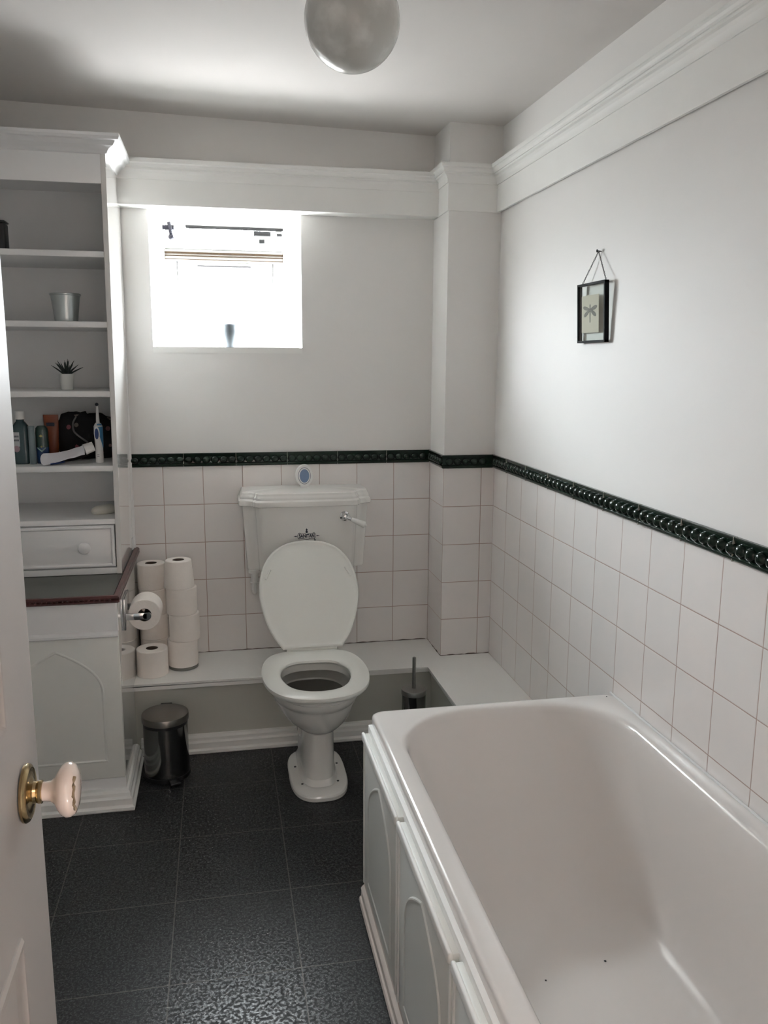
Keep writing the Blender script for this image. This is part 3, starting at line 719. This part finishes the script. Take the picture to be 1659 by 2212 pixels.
# ------------------------------------------------------------------ toilet roll holder with roll
H = thing('toilet_roll_holder', (-1.1755, -.455, .60), 'chrome toilet roll holder fixed to the side of the base cupboard', 'holder')
bm = bx(-1.1758, -1.168, -.520, -.395, .553, .662, bev=.003); loc_make('back_plate', bm, m_chrome, H)
bm = bmesh.new(); box(bm, -1.169, -1.098, -.520, -.511, .588, .611, bev=.003); cyl((-1.100, -.520, .5995), (-1.100, -.508, .5995), .0135, .0135, 28, bm); loc_make('front_arm', bm, m_chrome, H)
bm = bmesh.new(); box(bm, -1.169, -1.098, -.398, -.390, .588, .611, bev=.003); loc_make('rear_arm', bm, m_chrome, H)
loc_make('spindle', cyl((-1.103, -.509, .6), (-1.103, -.398, .6), .0095, .0095, 24), m_black, H)
rl = make_roll((-1.109, -.505, .600), 'toilet roll hanging on the chrome holder on the cupboard side', 'toilet rolls on the ledge', .0535, .100, rot=(-PI/2, 0, 0))
del rl['group']

# ------------------------------------------------------------------ pedal bin
B = thing('pedal_bin', (-1.060, -.462, 0), 'polished steel pedal bin with flat lid in front of the ledge', 'bin')
make('bin_base', lathe([(.078, 0), (.080, .001), (.080, .014), (.078, .015)], 48), m_black, B)
make('bin_body', lathe([(.0765, .0152), (.0775, .016), (.0760, .19), (.0760, .193), (.074, .193)], 64), m_bin, B)
make('bin_collar', lathe([(.0755, .1932), (.0765, .194), (.0765, .204), (.0755, .205)], 48), m_black, B)
make('bin_lid', lathe([(.0785, .2052), (.0805, .2062), (.0805, .226), (.0790, .229), (.070, .2305), (.001, .2325)], 64), m_binlid, B, sharp=50)
make('hinge', bx(-.02, .02, .074, .092, .18, .228, bev=.003), m_black, B)
bm = bmesh.new(); box(bm, -.018, .018, -.112, -.078, .006, .014, bev=.003); make('pedal', bm, m_black, B, rot=(0, 0, math.radians(18)))

# ------------------------------------------------------------------ toilet brush
B = thing('toilet_brush', (-.176, -.50, 0), 'steel toilet brush in a cylindrical holder in the corner behind the bath', 'toilet brush')
make('holder', lathe([(.043, 0), (.044, .002), (.0435, .245), (.0435, .249), (.042, .249)], 48), m_bin, B)
make('holder_lid', lathe([(.0455, .2492), (.0462, .250), (.0462, .266), (.0450, .268), (.010, .270), (.001, .270)], 48), m_steel, B)
make('brush_handle', lathe([(.0065, .2702), (.0065, .386), (.005, .388), (.001, .388)], 20), m_steel, B)

# ------------------------------------------------------------------ toilet
TX = -.541
T = thing('toilet', (TX, -.56, 0), 'white traditional toilet pan on a waisted pedestal with raised seat lid', 'toilet')
def egg(hw, yf, yb, z, yw=None, nf=2.15, nb=2.6, n=56, dx=0):
    yw = yw if yw is not None else yb-(yb-yf)*.47
    out = []
    for i in range(n):
        q = 2*PI*i/n; cs, sn = math.cos(q), math.sin(q)
        e = nf if sn < 0 else nb
        x = hw*math.copysign(abs(cs)**(2/e), cs); y = yw + (yw-yf if sn < 0 else yb-yw)*math.copysign(abs(sn)**(2/e), sn)
        out.append((TX+dx+x, y, z))
    return out
bm = bmesh.new()
S = [egg(.050, -.690, -.40, .0262, nf=3.2, nb=5), egg(.066, -.708, -.40, .027, nf=3, nb=5), egg(.062, -.702, -.40, .034, nf=3, nb=5), egg(.0575, -.694, -.40, .045, nf=3, nb=5), egg(.0565, -.690, -.395, .12, nf=3.2, nb=5),
     egg(.0555, -.690, -.39, .205, nf=3, nb=5), egg(.0595, -.699, -.38, .217, nf=2.6, nb=4), egg(.078, -.728, -.375, .226, nf=2.4, nb=3), egg(.098, -.755, -.372, .243, nb=1.95), egg(.115, -.779, -.370, .264, nb=1.95), egg(.127, -.797, -.368, .288, nb=1.95), egg(.134, -.808, -.366, .308, nb=1.95),
     egg(.138, -.814, -.366, .322, nb=1.95), egg(.139, -.816, -.366, .328, nb=1.95), egg(.144, -.824, -.364, .331, nb=1.95), egg(.1455, -.827, -.364, .338, nb=1.95), egg(.148, -.832, -.362, .344, nb=1.95), egg(.152, -.840, -.360, .350, nb=1.95), egg(.156, -.848, -.360, .362, nb=1.95),
     egg(.158, -.852, -.358, .376, nb=1.95), egg(.164, -.860, -.356, .381, nb=1.95), egg(.166, -.864, -.356, .392, nb=1.95), egg(.164, -.862, -.356, .3985, nb=1.95), egg(.155, -.850, -.362, .4005, nb=3),
     egg(.122, -.815, -.520, .4005), egg(.118, -.810, -.524, .397), egg(.120, -.812, -.520, .372), egg(.131, -.820, -.476, .366), egg(.130, -.812, -.446, .34), egg(.122, -.797, -.428, .308), egg(.108, -.780, -.436, .285), egg(.07, -.73, -.50, .262)]
S = [[(x-.012*min(1, max(0, (z-.205)/.13)), y, z) for x, y, z in sec] for sec in S]
loft(bm, S)
loc_make('bowl', bm, m_ceramic, T, sharp=28)
bm = bmesh.new(); loft(bm, [egg(.1195, -.794, -.4305, z, dx=-.0105) for z in (.300, .3025)]); loc_make('bowl_water', bm, m_water, T)
bm = bmesh.new(); loft(bm, [egg(.0975, -.757, -.405, .0, nf=2.9, nb=3.4), egg(.100, -.7605, -.402, .003, nf=2.9, nb=3.4), egg(.100, -.7605, -.402, .014, nf=2.9, nb=3.4), egg(.097, -.757, -.405, .0195, nf=2.9, nb=3.4), egg(.090, -.748, -.410, .0235, nf=2.9, nb=3.4), egg(.060, -.70, -.44, .0262, nf=3, nb=4)])
loc_make('pan_foot', bm, m_ceramic, T, sharp=28)
for x, y in ((-.075, -.545), (.073, -.545), (-.062, -.672), (.060, -.672)):
    loc_make('fixing_hole', cyl((TX+x, y, .018), (TX+x, y, .0266), .0042, .0042, 12), m_black, T)
bm = bmesh.new(); loft(bm, [rrect(TX-a, TX+a, -.44, -.303, .03, z, 6, 3) for a, z in ((.045, .075), (.05, .08), (.05, .19), (.045, .2))])
loc_make('waste_outlet', bm, m_ceramic, T)
# seat ring and lid share a hinge bar
def outl(cp, n=5):
    rr = catmull(cp, n); left = [(-a, b) for a, b in rr[::-1]]
    return rr + left[1:] if abs(rr[-1][0]) < 1e-6 else rr + left
def ringloft(bm, o, inn, zs):
    pass
HY, HZ = -.448, .4175
SDX = -.012
seat_o = outl([(.092, .004), (.128, -.018), (.154, -.058), (.171, -.120), (.1775, -.195), (.173, -.268), (.156, -.335), (.121, -.393), (.067, -.429), (0, -.441)])
seat_i = outl([(.032, -.092), (.064, -.099), (.090, -.120), (.108, -.155), (.1165, -.200), (.114, -.250), (.097, -.308), (.070, -.346), (.036, -.366), (0, -.372)])
nn = len(seat_o)
def blend(a, b, t): return [(p[0]*(1-t)+q[0]*t, p[1]*(1-t)+q[1]*t) for p, q in zip(a, b)]
ring_sec = [(0.06, 0), (0, .004), (-.005, .010), (0.0, .0155), (.10, .0195), (.5, .0205), (.88, .018), (1.0, .013), (1.02, .006), (.97, .0), ]
bm = bmesh.new(); secs = []
for t_, z in ring_sec: secs.append([(TX+SDX+a, HY+b, HZ-.016+z) for a, b in blend(seat_o, seat_i, t_)])
secs.append(secs[0]); loft(bm, secs, False, False); bmesh.ops.remove_doubles(bm, verts=bm.verts, dist=1e-6)
loc_make('toilet_seat', bm, m_seat, T, sharp=50)
LID = outl([(.107, .0), (.138, .045), (.163, .105), (.178, .165), (.1825, .215), (.176, .275), (.155, .330), (.118, .375), (.064, .402), (0, .411)])
ln = math.asin(.215/.408)
def lp(a, v, h):   # lid plane: v up along the lid, h out toward the viewer
    return (TX+.004+a, HY-.002+v*math.sin(ln)+(-h)*math.cos(ln), HZ+.012+v*math.cos(ln)+h*math.sin(ln))
def insetc(o, d): return [(a*(1-d/.18), .2+(b-.2)*(1-d/.2)) for a, b in o]
bm = bmesh.new(); loft(bm, [[lp(a, b, h) for a, b in insetc(LID, d)] for d, h in ((.006, -.014), (.001, -.011), (0, -.006), (0, -.001), (.003, .003), (.008, .0035), (.012, .001), (.018, -.0005), (.03, -.0005))])
ld = loc_make('toilet_lid', bm, m_seat, T, sharp=30)
for sx in (-1, 1):
    bm = bmesh.new(); pts = [lp(sx*(.158-.019*k/5), .262+.036*k/5, .003) for k in range(6)]; tube(bm, pts, .0042, 10)
    b_ = loc_make('lid_buffer', bm, m_seat, T)
bm = cyl((TX-.09, HY+.010, HZ+.004), (TX+.09, HY+.010, HZ+.004), .009, .009, 20)
for sx in (-1, 1): cyl((TX-.004+sx*.060, HY+.014, .398), (TX-.004+sx*.060, HY+.014, HZ+.004), .011, .010, 20, bm)
loc_make('seat_hinge', bm, m_seat, T)

# cistern
CXc = -.5265
Z = thing('toilet_cistern', (CXc, -.1, .64), 'white wall-hung ceramic cistern with lettering and side lever above the pan', 'cistern')
half = [(.255, 0), (.255, -.140), (.252, -.1455), (.245, -.147)]
for i in range(9):
    a = PI/2*i/8; half.append((.240-.036*math.sin(a), -.149-.030*(1-math.cos(a))))
half += [(.198, -.182), (.194, -.192), (.186, -.199), (.176, -.202), (.10, -.2045), (.0, -.205)]
plan = half + [(-a, b) for a, b in half[::-1][1:]]
def csec(sx, sy, z, dy=-.002): return [(CXc+a*sx, dy+b*sy, z) for a, b in plan]
bm = bmesh.new(); loft(bm, [csec(.865, .90, .646), csec(.880, .925, .6475), csec(.884, .932, .653), csec(.886, .935, .658), csec(.945, .965, .8985)])
loc_make('tank', bm, m_ceramic, Z, sharp=70)
bm = bmesh.new(); loft(bm, [csec(.985, .985, .899), csec(.998, 1.0, .901), csec(1, 1.005, .907), csec(.998, 1.0, .919), csec(.983, .983, .9235), csec(.974, .972, .926), csec(.973, .971, .933), csec(.962, .956, .938), csec(.952, .942, .943), csec(.948, .935, .948), csec(.935, .915, .9515), csec(.88, .84, .953), csec(.4, .4, .9545)])
loc_make('tank_lid', bm, m_ceramic, Z, sharp=32)
FY = -.202
bm = bmesh.new(); kb = lathe([(.0165, 0), (.0185, .001), (.0185, .005), (.0155, .007), (.0125, .008), (.0095, .013), (.009, .019), (.011, .022), (.008, .028), (.001, .030)], 32)
bmesh.ops.rotate(kb, verts=kb.verts, cent=(0,0,0), matrix=Matrix.Rotation(PI/2, 3, 'X')); bmesh.ops.translate(kb, verts=kb.verts, vec=Vector((-.385, FY+.003, .860)))
loc_make('lever_rosette', kb, m_chrome, Z)
d = Vector((.080, -.012, -.034)).normalized(); p0 = Vector((-.385, FY-.018, .860))
bm = bmesh.new(); tube(bm, [p0, p0+d*.012, p0+d*.016, p0+d*.020, p0+d*.024], [.0065, .0058, .0075, .0075, .0058], 16)
loc_make('lever_arm', bm, m_chrome, Z)
bm = bmesh.new(); tube(bm, [p0+d*.0245, p0+d*.027, p0+d*.05, p0+d*.078, p0+d*.082], [.0065, .008, .0105, .013, .0105], 20)
tube(bm, [p0+d*.0822, p0+d*.085, p0+d*.088], [.0065, .0055, .003], 12)
hd = loc_make('lever_handle', bm, m_ceramic, Z); hd['label'] = 'white china lever handle'
# wordmark on the tank
cu = bpy.data.curves.new('wordmark', 'FONT'); cu.body = 'SANITAN'; cu.size = .0178; cu.align_x = 'CENTER'; cu.align_y = 'CENTER'; cu.extrude = .0004; cu.offset = .0007
tmp = bpy.data.objects.new('wordmark_tmp', cu); COL.objects.link(tmp)
dg = bpy.context.evaluated_depsgraph_get(); me = bpy.data.meshes.new_from_object(tmp.evaluated_get(dg)); bpy.data.objects.remove(tmp)
wm = bpy.data.objects.new('wordmark', me); COL.objects.link(wm); me.materials.clear(); me.materials.append(m_ink); wm.parent = Z
LX, LZ_ = -.530, .786
wm.location = (LX-CXc, FY+.0045+.1-.0, LZ_-.64); wm.rotation_euler = (PI/2, 0, 0); wm.scale = (.80, 1, 1)
fy = FY+.0050
bm = bmesh.new()
def flat(pts): loft(bm, [[(LX+x, y, LZ_+z) for x, z in pts] for y in (fy+.001, fy-.0012)])
def strip(pts, w_=.0007):
    for (a, b), (c, d_) in zip(pts, pts[1:]):
        v = Vector((c-a, d_-b)); L_ = v.length; nx, nz = -v.y/L_*w_, v.x/L_*w_
        flat([(a+nx, b+nz), (c+nx, d_+nz), (c-nx, d_-nz), (a-nx, b-nz)])
strip([(-.032, .009), (-.036, .0), (-.032, -.009), (-.012, -.0095), (0, -.015), (.012, -.0095), (.030, -.009), (.036, 0), (.032, .009), (.010, .0095), (0, .013), (-.010, .0095), (-.032, .009)])
for s in (-1, 1): flat([(s*.036, 0), (s*.041, .002), (s*.050, 0), (s*.041, -.002)]); strip([(s*.032, .009), (s*.028, .013), (s*.022, .010)]); strip([(s*.032, -.009), (s*.028, -.012)])
for cx_, cz_, r_ in ((0, -.016, .0026), (.031, -.0165, .0032), (0, .0245, .0035), (0, .0185, .003), (-.0035, .0165, .0018), (.0035, .0165, .0018)): flat([(cx_+r_*math.cos(q*PI/5), cz_+r_*math.sin(q*PI/5)) for q in range(10)])
flat([(-.005, .022), (.005, .022), (.0, .0255)]); flat([(-.0008, .024), (.0008, .024), (.0005, .031), (-.0005, .031)]); flat([(-.003, .012), (.003, .012), (.0018, .019), (-.0018, .019)])
loc_make('emblem_ornament', bm, m_ink, Z, smooth=False)
# pipes below
bm = bmesh.new(); cyl((-.728, -.135, .648), (-.728, -.135, .636), .022, .022, 28, bm); cyl((-.728, -.135, .636), (-.728, -.135, .600), .0135, .0135, 24, bm); cyl((-.728, -.135, .600), (-.728, -.135, .596), .016, .016, 24, bm)
loc_make('overflow_fitting', bm, m_white, Z)
bm = bmesh.new(); tube(bm, catmull([(-.728, -.135, .5965), (-.728, -.135, .575), (-.728, -.125, .558), (-.728, -.10, .550), (-.728, -.001, .548)], 5), .0085, 16); loc_make('overflow_pipe', bm, m_white, Z)
bm = bmesh.new(); cyl((-.425, -.15, .648), (-.425, -.15, .635), .020, .020, 24, bm); tube(bm, [(-.425, -.15, .636), (-.425, -.15, .45), (-.425, -.15, .33), (-.425, -.15, LZ+.001)], .0095, 18); loc_make('flush_pipe', bm, m_white, Z)
bm = cyl((TX, -.12, .648), (TX, -.12, .44), .022, .022, 28); tube(bm, catmull([(TX, -.12, .44), (TX, -.13, .385), (TX, -.18, .358), (TX, -.28, .352), (TX, -.37, .352)], 6), .022, 24); loc_make('flush_bend', bm, m_white, Z)

# oval gadget on the cistern
O = thing('air_freshener', (-.5235, -.060, .9548), 'oval white air freshener with a blue centre standing on the cistern lid', 'air freshener')
def ov(a, b, y0, y1, cz_=.045, n=40): return [[(a*math.cos(2*PI*i/n), y, cz_+b*math.sin(2*PI*i/n)) for i in range(n)] for y in (y0, y1)]
bm = bmesh.new(); loft(bm, ov(.031, .040, .014, .010)+ov(.0345, .0438, .006, -.004)+ov(.033, .042, -.009, -.011)); make('case', bm, m_white, O, sharp=40)
bm = bmesh.new(); loft(bm, [rrect(-.016, .016, -.014, .016, .008, z, 5, 2) for z in (0, .006)]); make('foot', bm, m_white, O)
bm = bmesh.new(); loft(bm, ov(.0245, .033, -.010, -.0125)); make('dark_ring', bm, m_lblue, O)
bm = bmesh.new(); loft(bm, ov(.0228, .031, -.012, -.0135)); make('pale_ring', bm, m_white, O)
bm = bmesh.new(); loft(bm, ov(.0185, .0265, -.013, -.0148)); dd = make('blue_disc', bm, m_lcd, O); dd['label'] = 'translucent blue disc'

# ------------------------------------------------------------------ bath
BT = thing('bathtub', (-.14, -2.1, 0), 'white built-in acrylic bathtub along the right wall', 'bathtub')
BY0, BY1 = -2.955, -1.275
def bs(l, rr_, h, ft, rad, z): return rrect(l, rr_, ft, h, rad, z, 12, 8)
bm = bmesh.new()
S = [bs(-.470, .196, -1.283, -2.95, .02, .500), bs(-.4785, .2015, -1.2755, -2.9555, .026, .504), bs(-.4790, .2018, -1.275, -2.956, .028, .530), bs(-.4775, .2012, -1.2765, -2.955, .028, .5365), bs(-.4735, .1990, -1.2805, -2.951, .028, .5395), bs(-.468, .1960, -1.286, -2.945, .028, .5405),
     bs(-.441, .168, -1.292, -2.90, .200, .5390), bs(-.434, .160, -1.301, -2.895, .200, .5365), bs(-.429, .154, -1.309, -2.89, .198, .531), bs(-.425, .149, -1.318, -2.885, .195, .520), bs(-.420, .143, -1.340, -2.875, .190, .49), bs(-.412, .135, -1.395, -2.86, .18, .42),
     bs(-.405, .129, -1.47, -2.85, .170, .34), bs(-.397, .121, -1.545, -2.84, .160, .265), bs(-.388, .112, -1.605, -2.83, .150, .21), bs(-.374, .098, -1.655, -2.815, .138, .176), bs(-.352, .076, -1.70, -2.795, .122, .158), bs(-.320, .044, -1.745, -2.76, .105, .1515), bs(-.26, -.016, -1.80, -2.7, .08, .150)]
loft(bm, S, False, True)
loc_make('tub_shell', bm, m_bath, BT, sharp=60)
bm = bmesh.new(); tube(bm, [(XR-.004, -1.275-(.105*i), .5408) for i in range(17)], .0035, 8); loc_make('sealant_strip', bm, m_sealant, BT)
for x, y, z, rr_ in ((-.05, -1.80, .1512, .003), (-.20, -1.83, .1512, .0022), (.175, -1.30, .5412, .0022)):
    bm = bmesh.new(); bmesh.ops.create_uvsphere(bm, u_segments=8, v_segments=6, radius=rr_, matrix=Matrix.Translation((x, y, z)) @ Matrix.Diagonal((1, 1, .3, 1)))
    loc_make('dirt_speck', bm, m_black, BT)
# panelling
BP = thing('bath_panel', (-.49, -2.1, 0), 'cream-white wooden bath panelling with gothic arches facing the room', 'bath panel')
bm = bmesh.new(); box(bm, -.489, -.474, -2.955, -1.300, 0, .515, bev=.002); box(bm, -.474, -.06, -1.315, -1.300, 0, .497); loc_make('backing_board', bm, m_trim, BP)
for ya, yb in ((-1.318, -1.726), (-1.744, -2.142), (-2.160, -2.556), (-2.574, -2.950)):
    pn = loc_make('arched_panel', bx(-.502, -.489, yb, ya, .078, .500, bev=.0015), m_panel, BP)
    bm = bmesh.new(); box(bm, -.5095, -.5010, yb-.003, ya+.002, .483, .504, bev=.004, seg=4); box(bm, -.5050, -.5015, yb, yb+.006, .078, .484, bev=.0015); box(bm, -.5050, -.5015, ya-.006, ya, .078, .484, bev=.0015)
    loc_make('panel_beading', bm, m_trim, pn)
    cy_ = (ya+yb)/2
    g = gothic(cy_, .140, .115, .315, .455)
    loc_make('raised_panel', raised([(a, b) for a, b in g], lambda a, b, o: (-.502-o, 2*cy_-a, b), .0022), m_panel, pn, sharp=20)
BSK = [(0, 0), (.020, 0), (.022, .003), (.020, .010), (.023, .013), (.025, .020), (.023, .027), (.019, .030), (.018, .046), (.0195, .052), (.016, .058), (.011, .062), (.009, .072), (.005, .076), (0, .077)]
bm = sweep(BSK, [(-.490, -1.302), (-.490, -2.955)], 1); bm2 = None
for v in bm.verts: pass
loc_make('panel_skirting', sweep(BSK, [(-.4895, -1.306), (-.4895, -2.955)], -1), P('skirting_paint', (.68, .62, .58), .5, nscale=30, namt=.08, bump=.3, bscale=60), BP, sharp=25)
bm.free()

# ------------------------------------------------------------------ hanging glass frame on the right wall
F = thing('hanging_picture', (XR, -1.06, 1.58), 'small black-edged glass frame with a dragonfly card hung by chain on the right wall', 'picture')
y0_, y1_, z0_, z1_ = -.971, -1.147, 1.497, 1.661
tilt = .008
def fx(z): return XR - .0015 - tilt*(z-z0_)/(z1_-z0_)
def fbox(bm, ya, yb, za, zb, d0, d1):
    vs = box(bm, 0, 1, yb, ya, za, zb)
    for v in vs: v.co.x = fx(v.co.z) - (d1 if v.co.x < .5 else d0)
bm = bmesh.new(); th = .006; dp = .013
for a in ((y0_, y1_, z0_, z0_+th), (y0_, y1_, z1_-th, z1_), (y0_, y0_-th, z0_, z1_), (y1_+th, y1_, z0_, z1_)): fbox(bm, a[0], a[1], a[2], a[3], 0, dp)
loc_make('frame', bm, m_frame, F, smooth=False)
bm = bmesh.new(); fbox(bm, y0_-.003, y1_+.003, z0_+.003, z1_-.003, .0095, .011); loc_make('glass', bm, m_glass2, F, smooth=False)
bm = bmesh.new(); fbox(bm, -.988, -1.098, 1.525, 1.628, .0055, .0065); loc_make('card', bm, m_card, F, smooth=False)
# dragonfly print on the card
bm = bmesh.new(); cyc, czc = -1.043, 1.588
def dfl(pts):
    pts = [(cyc+a, czc+b) for a, b in pts]
    loft(bm, [[(fx(z)-d_, y, z) for y, z in pts] for d_ in (.0064, .0071)])
def wing(a0, L_, wd):
    pts = []
    for i in range(18):
        q = 2*PI*i/18; xx = L_*(.5+.5*math.cos(q)); yy = wd*math.sin(q)*(.45+.55*(xx/L_))
        pts.append((xx*math.cos(a0)-yy*math.sin(a0), xx*math.sin(a0)+yy*math.cos(a0)))
    return pts
for s in (1, -1):
    for a0, L_, wd in ((.18, .045, .0068), (-.42, .042, .0075)):
        w_ = wing(a0, L_, wd); dfl([(s*a, b) for a, b in w_])
dfl([(-.0022, -.035), (.0022, -.035), (.003, .012), (0, .016), (-.003, .012)])
loc_make('dragonfly_print', bm, m_insect, F, smooth=False)
bm = bmesh.new()
nail = (XR-.006, -1.066, 1.744)
def chain(a, b, n=26):
    a, b = Vector(a), Vector(b)
    for i in range(n):
        p = a.lerp(b, (i+.5)/n); d_ = (b-a).normalized(); Lk = (b-a).length/n*.62
        side_ = Vector((1, 0, 0)) if i % 2 else d_.cross(Vector((1, 0, 0)))
        pts = [p + d_*Lk*math.cos(2*PI*k/8) + side_*.0018*math.sin(2*PI*k/8) for k in range(8)]
        tube(bm, pts, .0006, 5, closed=True)
chain((fx(z1_)-.006, -.992, z1_+.001), nail); chain((fx(z1_)-.006, -1.140, z1_+.001), nail)
loc_make('chain', bm, m_frame, F)
bm = cyl((XR+.003, nail[1], nail[2]), (XR-.010, nail[1], nail[2]+.001), .0016, .0016, 10); cyl((XR-.010, nail[1], nail[2]+.001), (XR-.0115, nail[1], nail[2]+.001), .004, .004, 14, bm); loc_make('nail', bm, m_frame, F)
for y_, s in ((y1_, -1), (y0_, -1)):
    bm = bmesh.new(); tube(bm, [(fx(1.60)-.006, y_, 1.604), (fx(1.6)-.006, y_+s*.006, 1.606), (fx(1.6)-.006, y_+s*.009, 1.611)], [.002, .0018, .0012], 8)
    loc_make('side_clip', bm, m_frame, F)

# ------------------------------------------------------------------ globe ceiling light
G_ = thing('globe_ceiling_light', (-.543, -1.39, 2.154), 'marbled grey-white glass globe ceiling light, unlit', 'ceiling light')
bm = bmesh.new(); bmesh.ops.create_uvsphere(bm, u_segments=64, v_segments=40, radius=.102); make('glass_globe', bm, m_globe, G_, sharp=80)
ctop = cz(-.543, -1.39)-2.154
make('ceiling_rose', lathe([(.045, ctop-.022), (.055, ctop-.018), (.058, ctop-.001), (.001, ctop-.001)], 40), m_white, G_)
